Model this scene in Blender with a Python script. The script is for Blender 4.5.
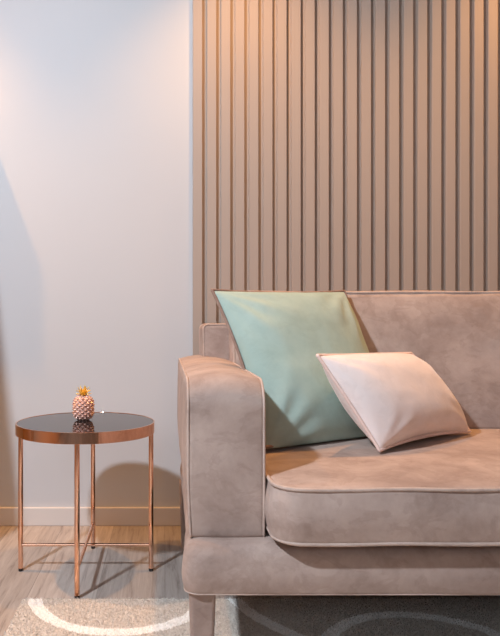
import bpy, bmesh, math, random
import numpy as np
from mathutils import Vector, noise

for o in list(bpy.data.objects):
    bpy.data.objects.remove(o)
random.seed(7)
SC = bpy.context.scene
COL = SC.collection

# ------------------------------------------------------------------ camera
F_PX, VPX, HZY, CAMZ = 650.0, 165.0, 323.0, 0.755
cd = bpy.data.cameras.new('camera')
cam = bpy.data.objects.new('camera', cd)
COL.objects.link(cam)
cam.location = (0, 0, CAMZ)
cam.rotation_euler = (math.pi / 2, 0, 0)
cd.sensor_width = 36.0
cd.lens = 36.0 * F_PX / 636.0
cd.shift_x = (250 - VPX) / 636.0
cd.shift_y = (HZY - 318) / 636.0
cd.clip_start = 0.02
SC.camera = cam

# ------------------------------------------------------------------ world and colour
w = bpy.data.worlds.new('world')
SC.world = w
w.use_nodes = True
w.node_tree.nodes['Background'].inputs[0].default_value = (0.75, 0.85, 1.0, 1)
w.node_tree.nodes['Background'].inputs[1].default_value = 0.3
SC.view_settings.view_transform = 'Standard'
SC.view_settings.look = 'None'
SC.view_settings.exposure = 0.08
SC.view_settings.gamma = 1.0
SC.view_settings.use_curve_mapping = False


# ------------------------------------------------------------------ lights
def area_light(name, loc, target, sx, sy, power, col):
    l = bpy.data.lights.new(name, 'AREA')
    l.shape = 'RECTANGLE'
    l.size, l.size_y = sx, sy
    l.energy = power
    l.color = col
    o = bpy.data.objects.new(name, l)
    o.location = loc
    d = Vector(target) - Vector(loc)
    o.rotation_euler = d.to_track_quat('-Z', 'Y').to_euler()
    COL.objects.link(o)
    return o


def spot(name, loc, target, power, col, angle=70, blend=0.6, radius=0.03):
    l = bpy.data.lights.new(name, 'SPOT')
    l.energy = power
    l.color = col
    l.spot_size = math.radians(angle)
    l.spot_blend = blend
    l.shadow_soft_size = radius
    o = bpy.data.objects.new(name, l)
    o.location = loc
    d = Vector(target) - Vector(loc)
    o.rotation_euler = d.to_track_quat('-Z', 'Y').to_euler()
    COL.objects.link(o)
    return o


WARM = (1.0, 0.49, 0.155)
COOL = (0.74, 0.86, 1.0)
area_light('window_daylight', (-0.5, -2.5, 1.85), (-0.2, 2.4, 0.9), 2.4, 1.1, 30, COOL)
spot('ceiling_light_neutral', (-1.28, 0.03, 2.44), (0.2, 2.3, 0.4), 312, (0.77, 0.875, 1.0), 106, 0.9, 0.07)
for sx_, tx_, pw_, an_ in ((-1.03, -1.03, 100, 96), (0.25, 0.45, 72, 104), (1.40, 1.36, 68, 116)):
    spot('warm_spot', (sx_, 2.03, 2.46), (tx_, 1.92, 0), pw_, WARM, an_, 1.0, 0.025)
spot('warm_spot', (-0.95, 0.55, 2.46), (-1.75, 0.65, 0.25), 170, WARM, 50, 1.0, 0.025)  # added spot, warms the unseen left wall that the copper rim mirrors


# ------------------------------------------------------------------ helpers
def link(name, me, mat=None, parent=None, smooth=True):
    o = bpy.data.objects.new(name, me)
    COL.objects.link(o)
    if mat:
        me.materials.append(mat)
    if smooth:
        for p in me.polygons:
            p.use_smooth = True
    if parent:
        o.parent = parent
        o.location = -Vector(parent.location)      # meshes are written in world space
    return o


def mesh(name, verts, faces):
    me = bpy.data.meshes.new(name)
    me.from_pydata([tuple(v) for v in verts], [], faces)
    me.update()
    bm = bmesh.new()
    bm.from_mesh(me)
    bmesh.ops.recalc_face_normals(bm, faces=bm.faces)
    bm.to_mesh(me)
    bm.free()
    return me


def thing(name, loc, label, cat, group=None):
    o = bpy.data.objects.new(name, None)
    o.empty_display_size = 0.1
    COL.objects.link(o)
    o.location = loc
    o['label'] = label
    o['category'] = cat
    if group:
        o['group'] = group
    return o


def structure(o, label=None):
    o['kind'] = 'structure'
    if label:
        o['label'] = label
    return o


def box(name, lo, hi, mat, parent=None, bev=0.0, seg=2):
    bm = bmesh.new()
    bmesh.ops.create_cube(bm, size=1.0)
    for v in bm.verts:
        v.co = Vector([lo[i] + (v.co[i] + 0.5) * (hi[i] - lo[i]) for i in range(3)])
    if bev:
        bmesh.ops.bevel(bm, geom=list(bm.edges), offset=bev, segments=seg, affect='EDGES', profile=0.5)
    me = bpy.data.meshes.new(name)
    bm.to_mesh(me)
    bm.free()
    o = link(name, me, mat, parent, smooth=False)
    return o


def tube_data(pts, r, closed=False, n=10, cap=True):
    """verts, faces of a round tube along pts (r: number or list)."""
    P = [Vector(p) for p in pts]
    N = len(P)
    R = r if isinstance(r, (list, tuple)) else [r] * N
    verts, faces = [], []
    T = []
    for i in range(N):
        if closed:
            t = P[(i + 1) % N] - P[i - 1]
        else:
            t = P[min(i + 1, N - 1)] - P[max(i - 1, 0)]
        T.append(t.normalized())
    ref = Vector((0, 0, 1)) if abs(T[0].z) < 0.9 else Vector((1, 0, 0))
    u = T[0].cross(ref).normalized()
    for i in range(N):
        u = (u - T[i] * u.dot(T[i])).normalized()
        v = T[i].cross(u)
        for k in range(n):
            a = 2 * math.pi * k / n
            verts.append(P[i] + (u * math.cos(a) + v * math.sin(a)) * R[i])
    segs = N if closed else N - 1
    for i in range(segs):
        j = (i + 1) % N
        for k in range(n):
            k2 = (k + 1) % n
            faces.append((i * n + k, i * n + k2, j * n + k2, j * n + k))
    if not closed and cap:
        faces.append(tuple(range(n)))
        faces.append(tuple((N - 1) * n + k for k in range(n)))
    return verts, faces


def merge(parts):
    V, F = [], []
    for v, f in parts:
        b = len(V)
        V += list(v)
        F += [tuple(i + b for i in q) for q in f]
    return V, F


def tube(name, pts, r, mat, parent, closed=False, n=10):
    v, f = tube_data(pts, r, closed, n)
    return link(name, mesh(name, v, f), mat, parent)


def lathe(name, prof, centre, mat, parent=None, n=64):
    """prof: list of (radius, z) from bottom to top; closed by fans where radius 0."""
    V, F, rings = [], [], []
    for r, z in prof:
        if r < 1e-6:
            rings.append([len(V)])
            V.append((centre[0], centre[1], centre[2] + z))
        else:
            rings.append(list(range(len(V), len(V) + n)))
            for k in range(n):
                a = 2 * math.pi * k / n
                V.append((centre[0] + r * math.cos(a), centre[1] + r * math.sin(a), centre[2] + z))
    for a, b in zip(rings, rings[1:]):
        for k in range(n):
            k2 = (k + 1) % n
            q = (a[k % len(a)], a[k2 % len(a)], b[k2 % len(b)], b[k % len(b)])
            q = tuple(dict.fromkeys(q))
            if len(q) > 2:
                F.append(q)
    return link(name, mesh(name, V, F), mat, parent)


def rounded_profile(a0, a1, b0, b1, radii, step=0.012):
    """closed CCW outline of a rectangle; radii for (a0b0, a1b0, a1b1, a0b1)."""
    pts = []
    cs = [(a0, b0, 1, 1, math.pi), (a1, b0, -1, 1, 1.5 * math.pi), (a1, b1, -1, -1, 0), (a0, b1, 1, -1, 0.5 * math.pi)]
    for (ca, cb, sa, sb, st), r in zip(cs, radii):
        k = max(3, int(r / 0.005) + 2)
        for i in range(k + 1):
            t = st + 0.5 * math.pi * i / k
            pts.append((ca + sa * r + r * math.cos(t), cb + sb * r + r * math.sin(t)))
    out = []
    for i, p in enumerate(pts):
        q = pts[(i + 1) % len(pts)]
        d = math.hypot(q[0] - p[0], q[1] - p[1])
        m = max(1, int(d / step))
        for k in range(m):
            out.append((p[0] + (q[0] - p[0]) * k / m, p[1] + (q[1] - p[1]) * k / m))
    return out


def outward(prof):
    n = len(prof)
    N = []
    for i in range(n):
        p, q = prof[i - 1], prof[(i + 1) % n]
        dx, dy = q[0] - p[0], q[1] - p[1]
        l = math.hypot(dx, dy) or 1
        N.append((dy / l, -dx / l))
    return N


def offset(prof, N, d):
    return [(p[0] + n_[0] * d, p[1] + n_[1] * d) for p, n_ in zip(prof, N)]


def pad(prof, t0, t1, er, crown0, crown1, place, side_bulge=0.0, rings=16, layers=8, crease=0.0, seed=0.0, p=3.0, er1=None):
    er1 = er1 or er
    """an upholstered block: outline prof in (a,b), thickness t0..t1, edge radius er,
    crowned caps; place(a,b,t) -> xyz"""
    N = outward(prof)
    A = [q[0] for q in prof]
    B = [q[1] for q in prof]
    ca, cb = (min(A) + max(A)) / 2, (min(B) + max(B)) / 2
    ha, hb = (max(A) - min(A)) / 2, (max(B) - min(B)) / 2
    loops = []

    def cap(t, sgn, crown):
        inn = offset(prof, N, -(er if sgn < 0 else er1))
        out = []
        for k in range(1, rings + 1):
            s = (k / rings)
            s = 1 - (1 - s) ** 1.5
            ring = []
            for a, b in inn:
                aa, bb = ca + (a - ca) * s, cb + (b - cb) * s
                c = crown * (1 - min(1, abs((aa - ca) / ha)) ** p) * (1 - min(1, abs((bb - cb) / hb)) ** p)
                ring.append((aa, bb, t + sgn * c))
            out.append(ring)
        return out
    loops += cap(t0, -1, crown0)
    K = 4
    for k in range(1, K + 1):
        th = 0.5 * math.pi * k / K
        loops.append([(a, b, t0 + er * (1 - math.cos(th))) for a, b in offset(prof, N, -er * (1 - math.sin(th)))])
    for k in range(1, layers):
        tau = k / layers
        loops.append([(a, b, t0 + er + (t1 - t0 - er - er1) * tau) for a, b in offset(prof, N, side_bulge * math.sin(math.pi * tau))])
    for k in range(0, K):
        th = 0.5 * math.pi * (1 - k / K)
        loops.append([(a, b, t1 - er1 * (1 - math.cos(th))) for a, b in offset(prof, N, -er1 * (1 - math.sin(th)))])
    loops += cap(t1, 1, crown1)[::-1]
    n = len(prof)
    V, F = [], []
    for L in loops:
        for a, b, t in L:
            V.append(Vector(place(a, b, t)))
    for i in range(len(loops) - 1):
        for k in range(n):
            k2 = (k + 1) % n
            F.append((i * n + k, i * n + k2, (i + 1) * n + k2, (i + 1) * n + k))
    c0 = len(V)
    V.append(Vector(place(ca, cb, t0 - crown0)))
    V.append(Vector(place(ca, cb, t1 + crown1)))
    e = (len(loops) - 1) * n
    for k in range(n):
        k2 = (k + 1) % n
        F.append((c0, k2, k))
        F.append((c0 + 1, e + k, e + k2))
    if crease:
        cen = Vector(place(ca, cb, (t0 + t1) / 2))
        for v in V:
            d = noise.noise(v * 7 + Vector((seed, seed * 2, 0))) * crease + noise.noise(v * 22 + Vector((0, seed, 3))) * crease * 0.35
            v += (v - cen).normalized() * d
    return V, F


# ------------------------------------------------------------------ materials
def new_mat(name):
    m = bpy.data.materials.new(name)
    m.use_nodes = True
    nt = m.node_tree
    return m, nt, nt.nodes['Principled BSDF']


def srgb(r, g, b):
    def f(c):
        c /= 255.0
        return c / 12.92 if c <= 0.04045 else ((c + 0.055) / 1.055) ** 2.4
    return (f(r), f(g), f(b), 1)


def tex_noise(nt, scale, detail=4, rough=0.55, vec=None, dist=0.0):
    n = nt.nodes.new('ShaderNodeTexNoise')
    n.inputs['Scale'].default_value = scale
    n.inputs['Detail'].default_value = detail
    n.inputs['Roughness'].default_value = rough
    n.inputs['Distortion'].default_value = dist
    if vec:
        nt.links.new(vec, n.inputs['Vector'])
    return n


def coords(nt, which='Object', scale=None):
    t = nt.nodes.new('ShaderNodeTexCoord')
    if scale is None:
        return t.outputs[which]
    m = nt.nodes.new('ShaderNodeMapping')
    m.inputs['Scale'].default_value = scale
    nt.links.new(t.outputs[which], m.inputs['Vector'])
    return m.outputs[0]


def ramp(nt, fac, stops):
    r = nt.nodes.new('ShaderNodeValToRGB')
    el = r.color_ramp.elements
    while len(el) < len(stops):
        el.new(0.5)
    for e, (p, c) in zip(el, stops):
        e.position = p
        e.color = c
    nt.links.new(fac, r.inputs[0])
    return r


def bump(nt, b, height, strength, dist):
    bp = nt.nodes.new('ShaderNodeBump')
    bp.inputs['Strength'].default_value = strength
    bp.inputs['Distance'].default_value = dist
    nt.links.new(height, bp.inputs['Height'])
    nt.links.new(bp.outputs[0], b.inputs['Normal'])
    return bp


def plain(name, col, rough=0.6, metal=0.0, noise_amt=0.0):
    m, nt, b = new_mat(name)
    b.inputs['Base Color'].default_value = col
    b.inputs['Roughness'].default_value = rough
    b.inputs['Metallic'].default_value = metal
    if noise_amt:
        n = tex_noise(nt, 300, 3, vec=coords(nt))
        bump(nt, b, n.outputs[0], noise_amt, 0.001)
    return m


def velvet(name, dark, mid, light, scale=7.0, sheen=0.35, tint=(1, .9, .85, 1), spread=1.0, scuff=0.25):
    m, nt, b = new_mat(name)
    n = tex_noise(nt, scale, 7, 0.66, coords(nt), 0.25)
    r = ramp(nt, n.outputs[0], [(0.5 - 0.17 * spread, dark), (0.5, mid), (0.5 + 0.2 * spread, light)])
    sc = tex_noise(nt, scale * 2.2, 5, 0.6, coords(nt, 'Object', (1, 1, 1.5)), 0.5)
    scr = ramp(nt, sc.outputs[0], [(0.50, (1, 1, 1, 1)), (0.55, (0.85, 0.83, 0.82, 1)), (0.66, (0.97, 0.965, 0.96, 1))])
    mul = nt.nodes.new('ShaderNodeMix')
    mul.data_type = 'RGBA'
    mul.blend_type = 'MULTIPLY'
    mul.inputs['Factor'].default_value = scuff
    nt.links.new(r.outputs[0], mul.inputs['A'])
    nt.links.new(scr.outputs[0], mul.inputs['B'])
    nt.links.new(mul.outputs['Result'], b.inputs['Base Color'])
    b.inputs['Roughness'].default_value = 0.75
    b.inputs['Specular IOR Level'].default_value = 0.2
    b.inputs['Sheen Weight'].default_value = sheen
    b.inputs['Sheen Roughness'].default_value = 0.35
    b.inputs['Sheen Tint'].default_value = tint
    n2 = tex_noise(nt, 600, 2, vec=coords(nt))
    n3 = tex_noise(nt, 20, 3, vec=coords(nt), dist=0.3)
    mx = nt.nodes.new('ShaderNodeMath')
    mx.operation = 'MULTIPLY_ADD'
    mx.inputs[1].default_value = 0.15
    nt.links.new(n2.outputs[0], mx.inputs[0])
    nt.links.new(n3.outputs[0], mx.inputs[2])
    bump(nt, b, mx.outputs[0], 0.35, 0.004)
    return m


M_WALL = plain('white_paint', srgb(199, 198, 199), 0.8, 0, 0.05)
M_CEIL = plain('ceiling_paint', srgb(205, 196, 188), 0.9)
M_FAR = plain('clay_paint', srgb(192, 172, 156), 0.85)
M_TRIM = plain('trim_paint', srgb(214, 206, 200), 0.5)
M_PANEL = plain('panel_lacquer', srgb(170, 154, 142), 0.55)
M_SOFA = velvet('taupe_velvet', srgb(154, 133, 123), srgb(175, 154, 143), srgb(192, 171, 160), 6, 0.12, scuff=0.7)
M_PIPE = velvet('taupe_piping', srgb(172, 151, 140), srgb(188, 167, 155), srgb(200, 179, 167), 20, 0.1)
M_TEAL = velvet('teal_velvet', srgb(150, 172, 163), srgb(166, 187, 177), srgb(180, 198, 187), 5, 0.25, (.85, 1, .95, 1), 1.3)
M_TPIPE = velvet('brown_piping', srgb(128, 100, 88), srgb(150, 122, 108), srgb(164, 136, 122), 20, 0.1)
M_PINK = velvet('pink_velvet', srgb(238, 222, 216), srgb(243, 228, 222), srgb(248, 234, 229), 6, 0.3, (1, .92, .9, 1), 1.3)
M_PINKP = velvet('pink_piping', srgb(236, 206, 194), srgb(243, 214, 202), srgb(248, 220, 208), 20, 0.3)
M_COPPER = plain('polished_copper', (0.97, 0.60, 0.43, 1), 0.05, 1.0)
M_GOLD = plain('gold', (0.95, 0.68, 0.18, 1), 0.35, 0.7)
M_FOOT = plain('black_rubber', srgb(36, 30, 28), 0.6)
M_PEARL = plain('rose_pearl', srgb(226, 182, 166), 0.32, 0.25)
m, nt, b = new_mat('black_glass')
b.inputs['Base Color'].default_value = (0.012, 0.011, 0.013, 1)
b.inputs['Roughness'].default_value = 0.03
b.inputs['IOR'].default_value = 1.52
M_GLASS = m

# wood floor: boards running along the room's depth axis turned by a small angle
m, nt, b = new_mat('oak_laminate')
tc = nt.nodes.new('ShaderNodeTexCoord')
mp = nt.nodes.new('ShaderNodeMapping')
mp.inputs['Rotation'].default_value = (0, 0, math.radians(90))
nt.links.new(tc.outputs['Object'], mp.inputs['Vector'])
br = nt.nodes.new('ShaderNodeTexBrick')
br.offset = 0.37
br.inputs['Scale'].default_value = 1.0
br.inputs['Brick Width'].default_value = 1.25
br.inputs['Row Height'].default_value = 0.19
br.inputs['Mortar Size'].default_value = 0.0012
br.inputs['Mortar Smooth'].default_value = 0.3
br.inputs['Bias'].default_value = 0.0
br.inputs['Color1'].default_value = (0.35, 0.35, 0.35, 1)
br.inputs['Color2'].default_value = (0.65, 0.65, 0.65, 1)
br.inputs['Mortar'].default_value = (0.1, 0.1, 0.1, 1)
nt.links.new(mp.outputs[0], br.inputs['Vector'])
mp2 = nt.nodes.new('ShaderNodeMapping')
mp2.inputs['Scale'].default_value = (2.6, 34, 1)
nt.links.new(mp.outputs[0], mp2.inputs['Vector'])
vm = nt.nodes.new('ShaderNodeVectorMath')
vm.operation = 'MULTIPLY_ADD'
nt.links.new(br.outputs['Color'], vm.inputs[0])
vm.inputs[1].default_value = (9, 9, 9)
nt.links.new(mp2.outputs[0], vm.inputs[2])
g = tex_noise(nt, 1.6, 8, 0.68, vm.outputs[0], 0.6)
r = ramp(nt, g.outputs[0], [(0.28, srgb(122, 110, 102)), (0.46, srgb(170, 158, 149)), (0.72, srgb(194, 184, 175))])
mxc = nt.nodes.new('ShaderNodeMix')
mxc.data_type = 'RGBA'
mxc.blend_type = 'OVERLAY'
mxc.inputs['Factor'].default_value = 0.45
nt.links.new(r.outputs[0], mxc.inputs['A'])
nt.links.new(br.outputs['Color'], mxc.inputs['B'])
nt.links.new(mxc.outputs['Result'], b.inputs['Base Color'])
b.inputs['Roughness'].default_value = 0.42
b.inputs['Specular IOR Level'].default_value = 0.35
bump(nt, b, g.outputs[0], 0.08, 0.002)
M_FLOOR = m

# ------------------------------------------------------------------ room shell
XL, XR, YF, YB, ZC = -1.75, 2.55, -2.6, 2.43, 2.55
PX0 = (193 - VPX) * 2.40 / F_PX                    # left edge of the slatted cladding
structure(box('floor', (XL, YF, -0.05), (XR, YB, 0.0), M_FLOOR))
structure(box('ceiling', (XL, YF, ZC), (XR, YB, ZC + 0.05), M_CEIL))
structure(box('wall_back', (XL - 0.1, YB, -0.05), (XR + 0.1, YB + 0.1, ZC + 0.05), M_WALL))
structure(box('wall_left', (XL - 0.1, YF - 0.1, -0.05), (XL, YB, ZC + 0.05), M_FAR))
structure(box('wall_right', (XR, YF - 0.1, -0.05), (XR + 0.1, YB, ZC + 0.05), M_FAR))
structure(box('wall_front', (XL, YF - 0.1, -0.05), (XR, YF, ZC + 0.05), M_FAR))
dr = structure(box('added_door', (0.55, YF, 0.0), (1.45, YF + 0.04, 2.05), plain('dark_oak', srgb(58, 40, 30), 0.5), bev=0.004))  # unseen dark door, added for a dark reflection in the copper rim
box('added_door_handle', (0.66, YF + 0.04, 1.0), (0.78, YF + 0.07, 1.02), M_FOOT, None).parent = dr
wf = structure(box('added_window', (-1.75, YF, 1.2), (0.75, YF + 0.05, 2.5), plain('added_window_frame', srgb(70, 66, 64), 0.5), bev=0.004))  # unseen dark slab behind the daylight, added for the rim to mirror
bo = box('baseboard_back', (XL, YB - 0.014, 0), (PX0 - 0.001, YB, 0.068), M_TRIM, bev=0.003)
structure(bo)

# unseen drape shape and wall-hung box added left of frame to shade the back wall
pts = []
for i in range(61):
    f = i / 60
    pts.append((f, 1.80 + 0.030 * math.sin(f * 42)))
V, Fc = [], []
for zi in range(25):
    z = 0.01 + 2.52 * zi / 24
    xr = -0.734 - 0.113 * (z - 0.64) if z > 0.64 else -0.734
    for f, y in pts:
        V.append((-1.70 + (xr + 1.70) * f, y, z))
for zi in range(24):
    for i in range(60):
        a_ = zi * 61 + i
        Fc.append((a_, a_ + 1, a_ + 62, a_ + 61))
dm = mesh('added_drape', V, Fc)
dp = structure(link('added_drape', dm, plain('added_drape_cloth', srgb(170, 150, 132), 0.9)))
sol = dp.modifiers.new('thickness', 'SOLIDIFY')
sol.thickness = 0.003
structure(box('added_wall_box', (-1.30, 2.28, 1.27), (-0.668, YB - 0.0005, 1.51), M_TRIM, bev=0.003))

# slatted wall cladding: one profiled sheet, grooves 20 mm deep
PITCH, GROOVE, PY, DEEP = 0.0519, 0.0172, 2.398, 0.018
prof = [(PX0, YB - 0.0005), (PX0, PY)]
x = PX0 + 0.0345
while x + GROOVE < XR:
    prof += [(x - 0.0012, PY), (x, PY + 0.0012), (x, PY + DEEP), (x + GROOVE, PY + DEEP), (x + GROOVE, PY + 0.0012), (x + GROOVE + 0.0012, PY)]
    x += PITCH
prof += [(XR - 0.0005, PY), (XR - 0.0005, YB - 0.0005)]
V, Fc = [], []
for px, py in prof:
    V.append((px, py, 0.0005))
    V.append((px, py, ZC - 0.0005))
for i in range(len(prof) - 1):
    Fc.append((2 * i, 2 * i + 2, 2 * i + 3, 2 * i + 1))
structure(link('trim_1', mesh('trim_1', V, Fc), M_PANEL, smooth=False), 'taupe vertically grooved slat cladding behind the sofa')

# ------------------------------------------------------------------ rug
RX0, RX1, RY0, RY1, RH = -0.385, 1.95, 0.20, 1.757, 0.010
m, nt, b = new_mat('rug_pile')
geo = nt.nodes.new('ShaderNodeNewGeometry')
sx = nt.nodes.new('ShaderNodeSeparateXYZ')
tcw = nt.nodes.new('ShaderNodeTexCoord')
nz = tex_noise(nt, 14, 3, vec=tcw.outputs['Object'])
wob = nt.nodes.new('ShaderNodeVectorMath')
wob.operation = 'MULTIPLY_ADD'
nt.links.new(nz.outputs['Color'], wob.inputs[0])
wob.inputs[1].default_value = (0.016, 0.016, 0)
nz.inputs['Scale'].default_value = 30
nt.links.new(tcw.outputs['Object'], wob.inputs[2])
RINGS = [(-0.12, 1.80, 0.235), (0.595, 1.425, 0.235), (0.665, 1.90, 0.50), 
         (1.075, 1.425, 0.235), (1.32, 1.8, 0.235), (1.55, 1.425, 0.235),
         (-0.12, 1.05, 0.235), (0.36, 1.05, 0.235), (0.84, 1.05, 0.235), (1.32, 1.05, 0.235),
         (0.115, 0.675, 0.235), (0.595, 0.675, 0.235), (1.075, 0.675, 0.235)]
acc = None
for cx, cy, R_ in RINGS:
    d = nt.nodes.new('ShaderNodeVectorMath')
    d.operation = 'DISTANCE'
    flat = nt.nodes.new('ShaderNodeVectorMath')
    flat.operation = 'MULTIPLY'
    flat.inputs[1].default_value = (1, 1, 0)
    nt.links.new(wob.outputs[0], flat.inputs[0])
    nt.links.new(flat.outputs[0], d.inputs[0])
    d.inputs[1].default_value = (cx + 0.008, cy + 0.008, 0)
    c = nt.nodes.new('ShaderNodeMath')
    c.operation = 'COMPARE'
    c.inputs[1].default_value = R_
    c.inputs[2].default_value = 0.018
    nt.links.new(d.outputs['Value'], c.inputs[0])
    if acc is None:
        acc = c.outputs[0]
    else:
        mxn = nt.nodes.new('ShaderNodeMath')
        mxn.operation = 'MAXIMUM'
        nt.links.new(acc, mxn.inputs[0])
        nt.links.new(c.outputs[0], mxn.inputs[1])
        acc = mxn.outputs[0]
fine = tex_noise(nt, 160, 2, vec=tcw.outputs['Object'])
r1 = ramp(nt, fine.outputs[0], [(0.3, srgb(196, 185, 174)), (0.7, srgb(228, 219, 209))])
r2 = ramp(nt, fine.outputs[0], [(0.3, srgb(248, 243, 236)), (0.7, srgb(254, 251, 247))])
mx2 = nt.nodes.new('ShaderNodeMix')
mx2.data_type = 'RGBA'
nt.links.new(acc, mx2.inputs['Factor'])
nt.links.new(r1.outputs[0], mx2.inputs['A'])
nt.links.new(r2.outputs[0], mx2.inputs['B'])
nt.links.new(mx2.outputs['Result'], b.inputs['Base Color'])
b.inputs['Roughness'].default_value = 0.85
b.inputs['Specular IOR Level'].default_value = 0.1
M_RUG = m
rug = thing('area_rug', (0.0, 0.0, 0.0), 'beige shaggy rug with cream ring pattern, lying on the wood floor under the sofa', 'rug')
box('backing', (RX0, RY0, 0.0005), (RX1, RY1, RH), M_RUG, rug, 0.002)
rng = np.random.default_rng(5)
NB = 420000
bx = rng.uniform(RX0, RX1, NB)
by = rng.uniform(RY0, RY1, NB)
near = rng.uniform(0, 1, NB) < np.clip((by - 0.4) / 0.8, 0.25, 1)
bx, by = bx[near], by[near]
n_ = len(bx)
ang = rng.uniform(0, 2 * np.pi, n_)
hgt = rng.uniform(0.0025, 0.0055, n_)
lean = rng.uniform(0.001, 0.005, n_)
la = rng.uniform(0, 2 * np.pi, n_)
wd = rng.uniform(0.0007, 0.0016, n_)
co = np.zeros((n_, 3, 3), np.float32)
co[:, 0] = np.stack([bx - wd * np.cos(ang), by - wd * np.sin(ang), np.full(n_, RH - 0.001)], 1)
co[:, 1] = np.stack([bx + wd * np.cos(ang), by + wd * np.sin(ang), np.full(n_, RH - 0.001)], 1)
co[:, 2] = np.stack([bx + lean * np.cos(la), by + lean * np.sin(la), RH + hgt], 1)
me = bpy.data.meshes.new('pile')
me.vertices.add(n_ * 3)
me.vertices.foreach_set('co', co.ravel())
me.loops.add(n_ * 3)
me.loops.foreach_set('vertex_index', np.arange(n_ * 3, dtype=np.int32))
me.polygons.add(n_)
me.polygons.foreach_set('loop_start', np.arange(0, n_ * 3, 3, dtype=np.int32))
me.polygons.foreach_set('loop_total', np.full(n_, 3, np.int32))
me.update(calc_edges=True)
po = link('pile', me, M_RUG, rug, smooth=False)
po['kind'] = 'stuff'
RUGTOP = RH + 0.002

# ------------------------------------------------------------------ sofa
sofa = thing('sofa', (0.98, 1.75, RUGTOP), 'taupe velvet sofa with piped edges standing against the slatted wall', 'sofa')
SX0, SX1 = 0.036, 1.92
BZ0, BZ1 = 0.224, 0.318


def part_of(o, P):
    o.matrix_parent_inverse.identity()
    return o


def part(name, vf, mat, parent, smooth=True):
    me_ = mesh(name, vf[0], vf[1])
    sharp = mat in (M_COPPER, M_GLASS, M_FOOT)
    o = bpy.data.objects.new(name, me_)
    COL.objects.link(o)
    me_.materials.append(mat)
    for p_ in me_.polygons:
        p_.use_smooth = smooth or sharp
    if sharp:
        me_.set_sharp_from_angle(angle=math.radians(35))
    o.parent = parent
    loc = Vector((0, 0, 0))
    q = parent
    while q:
        loc += Vector(q.location)
        q = q.parent
    o.location = -loc
    return o


def narrow(a, b_):
    k = max(0.0, min(1.0, (b_ - 1.30) / 0.25))
    mid = (SX0 + SX1) / 2
    return mid + (a - mid) * (1 - 0.02 * k)


# base rail: plan outline, extruded upward
pr = rounded_profile(SX0, SX1, 1.264, 2.22, (0.032, 0.032, 0.032, 0.032))
base = part('base', pad(pr, BZ0, BZ1, 0.008, 0.0, 0.001, lambda a, b_, t: (narrow(a, b_), b_, t), 0.004, crease=0.002, seed=1, er1=0.030), M_SOFA, sofa)
off = offset(pr, outward(pr), -0.003)
part('piping', tube_data([(narrow(a, b_), b_, BZ0 + 0.002) for a, b_ in off], 0.0019, True, 8), M_PIPE, base)


sheet_outline = [(narrow(a, b_), b_) for a, b_ in offset(pr, outward(pr), -0.014)]  # black sheet added below the base to deepen the shade under the sofa
part('added_shade_sheet', ([(a, b_, z) for z in (BZ0 - 0.002, BZ0 + 0.001) for a, b_ in sheet_outline],
                    [tuple(range(len(sheet_outline))), tuple(range(len(sheet_outline), 2 * len(sheet_outline)))] +
                    [(k, (k + 1) % len(sheet_outline), len(sheet_outline) + (k + 1) % len(sheet_outline), len(sheet_outline) + k) for k in range(len(sheet_outline))]), M_FOOT, sofa)['label'] = 'black sheet added to darken the space under the sofa'


# arms: side outline in (y, z), extruded along x
def arm(x0, x1):
    q = rounded_profile(1.325, 2.20, BZ1 - 0.004, 0.645, (0.012, 0.02, 0.05, 0.062))

    def place(a, b_, t):
        u = (t - (x0 + x1) / 2) / ((x1 - x0) / 2)
        k = max(0.0, min(1.0, (b_ - BZ1) / 0.3))
        z = b_ - 0.010 * u * u * k + (0.002 if k > 0.9 else 0)
        flare = (1 - max(0, min(1, (b_ - 0.31) / 0.15))) ** 1.6 * (0.006 + 0.016 * max(0, min(1, (a - 1.33) / 0.4)))
        return (t - flare * u * (1 if u * (1 if x0 < 1 else -1) < 0 else 0.2), a, z)
    o = part('arm', pad(q, x0, x1, 0.012, 0.007, 0.004, place, 0.003, crease=0.0022, seed=x0 + 2), M_SOFA, sofa)
    qo = offset(q, outward(q), -0.0015)
    tubes = []
    for t in (x0 + 0.0035, x1 - 0.0035):
        tubes.append(tube_data([place(a, b_, t) for a, b_ in qo], 0.0027, True, 8))
    part('piping', merge(tubes), M_PIPE, o)
    return o


arm(0.044, 0.206)
arm(SX1 - 0.17, SX1 - 0.008)

# low frame of the back, inset from the arms' outer faces
q = rounded_profile(0.120, SX1 - 0.085, BZ1 - 0.004, 0.752, (0.01, 0.01, 0.018, 0.018))
fr = part('backrest_frame', pad(q, 2.045, 2.30, 0.012, 0.0, 0.0, lambda a, b_, t: (a, t + (b_ - 0.5) * 0.05, b_), 0.002, crease=0.0015, seed=4), M_SOFA, sofa)
qo = offset(q, outward(q), -0.002)
part('piping', tube_data([(a, 2.0485 + (b_ - 0.5) * 0.05, b_) for a, b_ in qo], 0.003, True, 8), M_PIPE, fr)

# seat cushion
SEATL = 0.209
q = rounded_profile(SEATL, SX1 - 0.175, 1.232, 1.985, (0.055, 0.055, 0.03, 0.03))


def seat_place(a, b_, t):
    return (a, b_, t)


seat = part('seat_cushion', pad(q, 0.331, 0.441, 0.012, 0.0, 0.010, seat_place, 0.006, rings=26, crease=0.004, seed=6, p=6.0), M_SOFA, sofa)
qo = offset(q, outward(q), -0.002)
wave = lambda a, b_: 0.0025 * noise.noise(Vector((a * 6, b_ * 6, 2)))
tt = [tube_data([(a, b_, z + wave(a, b_) * 1.2) for a, b_ in qo], 0.0042, True, 8) for z in (0.335, 0.438)]
part('piping', merge(tt), M_PIPE, seat)

# back cushion, leaning back
q = rounded_profile(0.204, SX1 - 0.17, 0.44, 0.85, (0.03, 0.03, 0.03, 0.03))


def back_place(a, b_, t):
    return (a, t + (b_ - 0.44) * 0.25, b_ + 0.003 * noise.noise(Vector((a * 3.0, 4, 0))))


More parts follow.
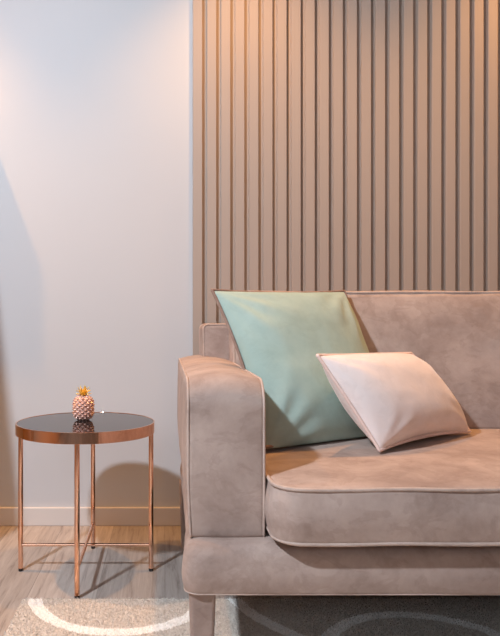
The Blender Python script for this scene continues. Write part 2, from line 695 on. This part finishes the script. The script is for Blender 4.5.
bc = part('back_cushion', pad(q, 1.875, 2.00, 0.014, 0.018, 0.0, back_place, 0.006, rings=26, crease=0.004, seed=9, p=4.0), M_SOFA, sofa)
qo = offset(q, outward(q), -0.002)
part('piping', tube_data([back_place(a, b_, 1.879) for a, b_ in qo], 0.0038, True, 8), M_PIPE, bc)


# legs: tapered, upholstery coloured
def leg(cx, cy):
    prof_ = [(0.0, 0.0), (0.0185, 0.0), (0.0195, 0.002), (0.0265, BZ0 - RUGTOP - 0.004), (0.0265, BZ0 - RUGTOP + 0.006), (0.0, BZ0 - RUGTOP + 0.006)]
    V_, F_ = [], []
    n = 4
    rings = []
    outl = rounded_profile(-1, 1, -1, 1, (0.35,) * 4, step=3)
    n = len(outl)
    for r_, z in prof_:
        rings.append(len(V_))
        for a, b_ in outl:
            V_.append((cx + a * r_, cy + b_ * r_, RUGTOP + z))
    for i in range(len(rings) - 1):
        for k in range(n):
            k2 = (k + 1) % n
            F_.append((rings[i] + k, rings[i] + k2, rings[i + 1] + k2, rings[i + 1] + k))
    part('leg', (V_, F_), M_SOFA, sofa)


LX = (202 - VPX) * 1.30 / F_PX
leg(LX, 1.302)
leg(SX1 - 0.04, 1.302)
leg(LX, 2.16)
leg(SX1 - 0.04, 2.16)


# ------------------------------------------------------------------ loose cushions
def px3(px, py, y):
    return Vector(((px - VPX) * y / F_PX, y, CAMZ - (py - HZY) * y / F_PX))


def throw_pillow(name, label, TL, TR, BR, BL, thick, mat, pmat, pr_, seed, pinch=(0.035,) * 4, floor_z=None, wrinkle=0.004, back=0.8):
    c = (TL + TR + BR + BL) / 4
    nrm = (TR - TL).cross(BL - TL).normalized()
    if nrm.y > 0:
        nrm = -nrm                                           # towards the room
    root = thing(name, (c.x, c.y, min(BL.z, BR.z)), label, 'cushion')
    n = 56

    def at(u, v):
        # u, v in -1..1; edges pulled in between the corners
        pu = pinch[3] if u < 0 else pinch[1]              # top, right, bottom, left
        pv = pinch[0] if v < 0 else pinch[2]
        uu = u * (1 - pu * (1 - v * v) * abs(u) ** 2)
        vv = v * (1 - pv * (1 - u * u) * abs(v) ** 2)
        s, t = (uu + 1) / 2, (vv + 1) / 2
        return (TL * (1 - s) + TR * s) * (1 - t) + (BL * (1 - s) + BR * s) * t

    def crown(u, v):
        a = max(0.0, 1 - abs(u) ** 2.4)
        b_ = max(0.0, 1 - abs(v) ** 2.4)
        return (a * b_) ** 0.52

    def wr(u, v):
        k = 0.0
        for cu, cv in ((-1, -1), (1, -1), (1, 1), (-1, 1)):
            du, dv = u - cu, v - cv
            r_ = math.hypot(du, dv)
            th = math.atan2(dv * -cv, du * -cu)
            k += math.sin(th * 13 + 2.0 * noise.noise(Vector((r_ * 2, cu + seed, cv)))) * math.exp(-((r_ - 0.45) / 0.35) ** 2)
        k += 1.6 * noise.noise(Vector((u * 1.7 + seed, v * 1.7, seed)))
        k += 0.5 * noise.noise(Vector((u * 5 + seed, v * 4, seed)))
        return k
    V_, F_ = [], []
    idx = {}
    par = [math.sin(math.pi / 2 * (2 * i / n - 1)) for i in range(n + 1)]
    for side in (1, -1):
        for i in range(n + 1):
            for j in range(n + 1):
                edge = i in (0, n) or j in (0, n)
                if side == -1 and edge:
                    idx[(side, i, j)] = idx[(1, i, j)]
                    continue
                u, v = par[i], par[j]
                k = crown(u, v)
                p = at(u, v) + nrm * side * (thick if side > 0 else thick * back) * k
                p += nrm * side * wrinkle * wr(u, v) * min(1, k * 1.6)
                if floor_z is not None and p.z < floor_z:
                    p.z = floor_z + (p.z - floor_z) * 0.1
                idx[(side, i, j)] = len(V_)
                V_.append(p)
        for i in range(n):
            for j in range(n):
                F_.append((idx[(side, i, j)], idx[(side, i + 1, j)], idx[(side, i + 1, j + 1)], idx[(side, i, j + 1)]))
    cover = part('cover', (V_, F_), mat, root)
    loop = [at(par[i], -1) for i in range(n)] + [at(1, par[i]) for i in range(n)] + \
           [at(par[n - i], 1) for i in range(n)] + [at(-1, par[n - i]) for i in range(n)]
    for p in loop:
        p += (p - c).normalized() * pr_ * 0.9
        if floor_z is not None and p.z < floor_z + pr_:
            p.z = floor_z + pr_
    # drop duplicate corner points
    L2 = [loop[0]]
    for p in loop[1:]:
        if (p - L2[-1]).length > 0.0015:
            L2.append(p)
    part('piping', tube_data(L2, pr_, True, 8), pmat, root)
    return root


SEAT_Z = 0.4545
throw_pillow('throw_pillow', 'large square teal velvet cushion with taupe piping leaning against the sofa back', px3(213, 291, 1.71), px3(344, 292, 1.94), px3(392, 437, 1.78), px3(266, 452, 1.555),
             0.085, M_TEAL, M_TPIPE, 0.0042, 3.1, pinch=(0.04, -0.01, 0.02, 0.09), floor_z=SEAT_Z, wrinkle=0.0038, back=0.75)
throw_pillow('throw_pillow', 'small blush pink oblong cushion propped against the teal cushion', px3(318.5, 356, 1.545), px3(411, 354, 1.83), px3(469, 431.5, 1.775), px3(380, 449.5, 1.505),
             0.072, M_PINK, M_PINKP, 0.0042, 8.4, pinch=(0.02, -0.05, 0.11, 0.02), floor_z=SEAT_Z, wrinkle=0.0016, back=1.0)

# ------------------------------------------------------------------ side table
TC = Vector((-0.241, 1.98, 0.0))
TR_, TOPZ = 0.210, 0.456
tab = thing('side_table', TC, 'round side table with copper frame and black glass top beside the sofa', 'table')
rim = [(TR_ - 0.004, TOPZ - 0.032), (TR_ - 0.0005, TOPZ - 0.032), (TR_, TOPZ - 0.0315), (TR_, TOPZ - 0.001), (TR_ - 0.001, TOPZ), (TR_ - 0.004, TOPZ),
       (TR_ - 0.0045, TOPZ - 0.001), (TR_ - 0.0045, TOPZ - 0.031), (TR_ - 0.004, TOPZ - 0.032)]
part('rim', (lambda: (lambda o: ([v.co.copy() for v in o.data.vertices], [tuple(p.vertices) for p in o.data.polygons], bpy.data.objects.remove(o)))(lathe('rim_source', rim, TC, None, None, 128)))()[:2], M_COPPER, tab)
gl = [(0.0, TOPZ - 0.009), (TR_ - 0.005, TOPZ - 0.009), (TR_ - 0.0048, TOPZ - 0.002), (TR_ - 0.006, TOPZ - 0.001), (0.0, TOPZ - 0.001)]
part('glass_top', (lambda: (lambda o: ([v.co.copy() for v in o.data.vertices], [tuple(p.vertices) for p in o.data.polygons], bpy.data.objects.remove(o)))(lathe('top_source', gl, TC, None, None, 128)))()[:2], M_GLASS, tab, smooth=False)
LR = 0.1985
LEGR = 0.0073
for dx, dy in ((-1, 0), (1, 0), (0, -1), (0, 1)):
    p = TC + Vector((dx, dy, 0)) * LR
    lg = part('leg', tube_data([(p.x, p.y, 0.009), (p.x, p.y, TOPZ - 0.010)], LEGR, False, 20), M_COPPER, tab)
    part('foot_cap', tube_data([(p.x, p.y, 0.0), (p.x, p.y, 0.009)], [0.0066, 0.0074], False, 16), M_FOOT, lg)
part('crossbar', tube_data([TC + Vector((-LR, 0, 0.080)), TC + Vector((LR, 0, 0.080))], 0.0052, False, 16), M_COPPER, tab)
part('crossbar', tube_data([TC + Vector((0, -LR, 0.080)), TC + Vector((0, LR, 0.080))], 0.0052, False, 16), M_COPPER, tab)

# ------------------------------------------------------------------ pineapple ornament
PC = Vector((-0.2525, 2.012, TOPZ - 0.001))
pin = thing('pineapple_ornament', PC, 'small rose pink pineapple ornament with gold leaf crown on the black glass table top', 'ornament')
PH, PR_ = 0.076, 0.0295
nu, nv = 144, 120
V_, F_ = [], []
for j in range(nv + 1):
    t = j / nv
    z = PH * t
    base_r = PR_ * (max(0.0, 1 - abs(2 * (t * 0.93 + 0.035) - 1) ** 3.4)) ** 0.5
    for i in range(nu):
        a = 2 * math.pi * i / nu
        NA, NR = 10, 5.6
        p1 = (NA * a / (2 * math.pi) + NR * t / 1.0)
        p2 = (NA * a / (2 * math.pi) - NR * t / 1.0)
        d1 = abs((p1 % 1) - 0.5) * 2
        d2 = abs((p2 % 1) - 0.5) * 2
        h = 1 - max(d1, d2)
        r_ = base_r * (1 + 0.0) + (0.0098 * h - 0.003) * min(1, base_r / PR_ * 1.1)
        V_.append((PC.x + r_ * math.cos(a), PC.y + r_ * math.sin(a), PC.z + z))
for j in range(nv):
    for i in range(nu):
        i2 = (i + 1) % nu
        F_.append((j * nu + i, j * nu + i2, (j + 1) * nu + i2, (j + 1) * nu + i))
F_.append(tuple(range(nu)))
F_.append(tuple(nv * nu + i for i in range(nu)))
part('body', (V_, F_), M_PEARL, pin)
leaves = []
for ring, (cnt, tilt, ln, z0) in enumerate(((7, 62, 0.021, 0.0), (7, 44, 0.024, 0.003), (6, 25, 0.026, 0.005), (3, 8, 0.027, 0.006))):
    for k in range(cnt):
        a = 2 * math.pi * (k + 0.5 * (ring % 2)) / cnt + 0.2
        tl = math.radians(tilt)
        out = Vector((math.cos(a), math.sin(a), 0))
        sd = Vector((-math.sin(a), math.cos(a), 0))
        bp_ = PC + Vector((0, 0, PH - 0.002 + z0)) + out * 0.005
        rows = []
        for s in range(5):
            f = s / 4
            th = tl * (0.55 + 0.6 * f)
            pnt = bp_ + (out * math.sin(th) + Vector((0, 0, 1)) * math.cos(th)) * ln * f
            wdt = 0.0058 * (1 - f ** 1.8) + 0.0004
            nn = (out * math.cos(th) - Vector((0, 0, 1)) * math.sin(th))
            rows.append([pnt + sd * wdt, pnt + nn * 0.0014, pnt - sd * wdt, pnt - nn * 0.0010])
        vs = [p for rw in rows for p in rw]
        fs = []
        for s in range(4):
            for e in range(4):
                e2 = (e + 1) % 4
                fs.append((s * 4 + e, s * 4 + e2, s * 4 + 4 + e2, s * 4 + 4 + e))
        fs += [(0, 1, 2, 3), (16, 17, 18, 19)]
        leaves.append((vs, fs))
leaves.append(tube_data([PC + Vector((0, 0, PH - 0.004)), PC + Vector((0, 0, PH + 0.014))], [0.0075, 0.004], False, 12))
part('crown', merge(leaves), M_GOLD, pin, smooth=False)
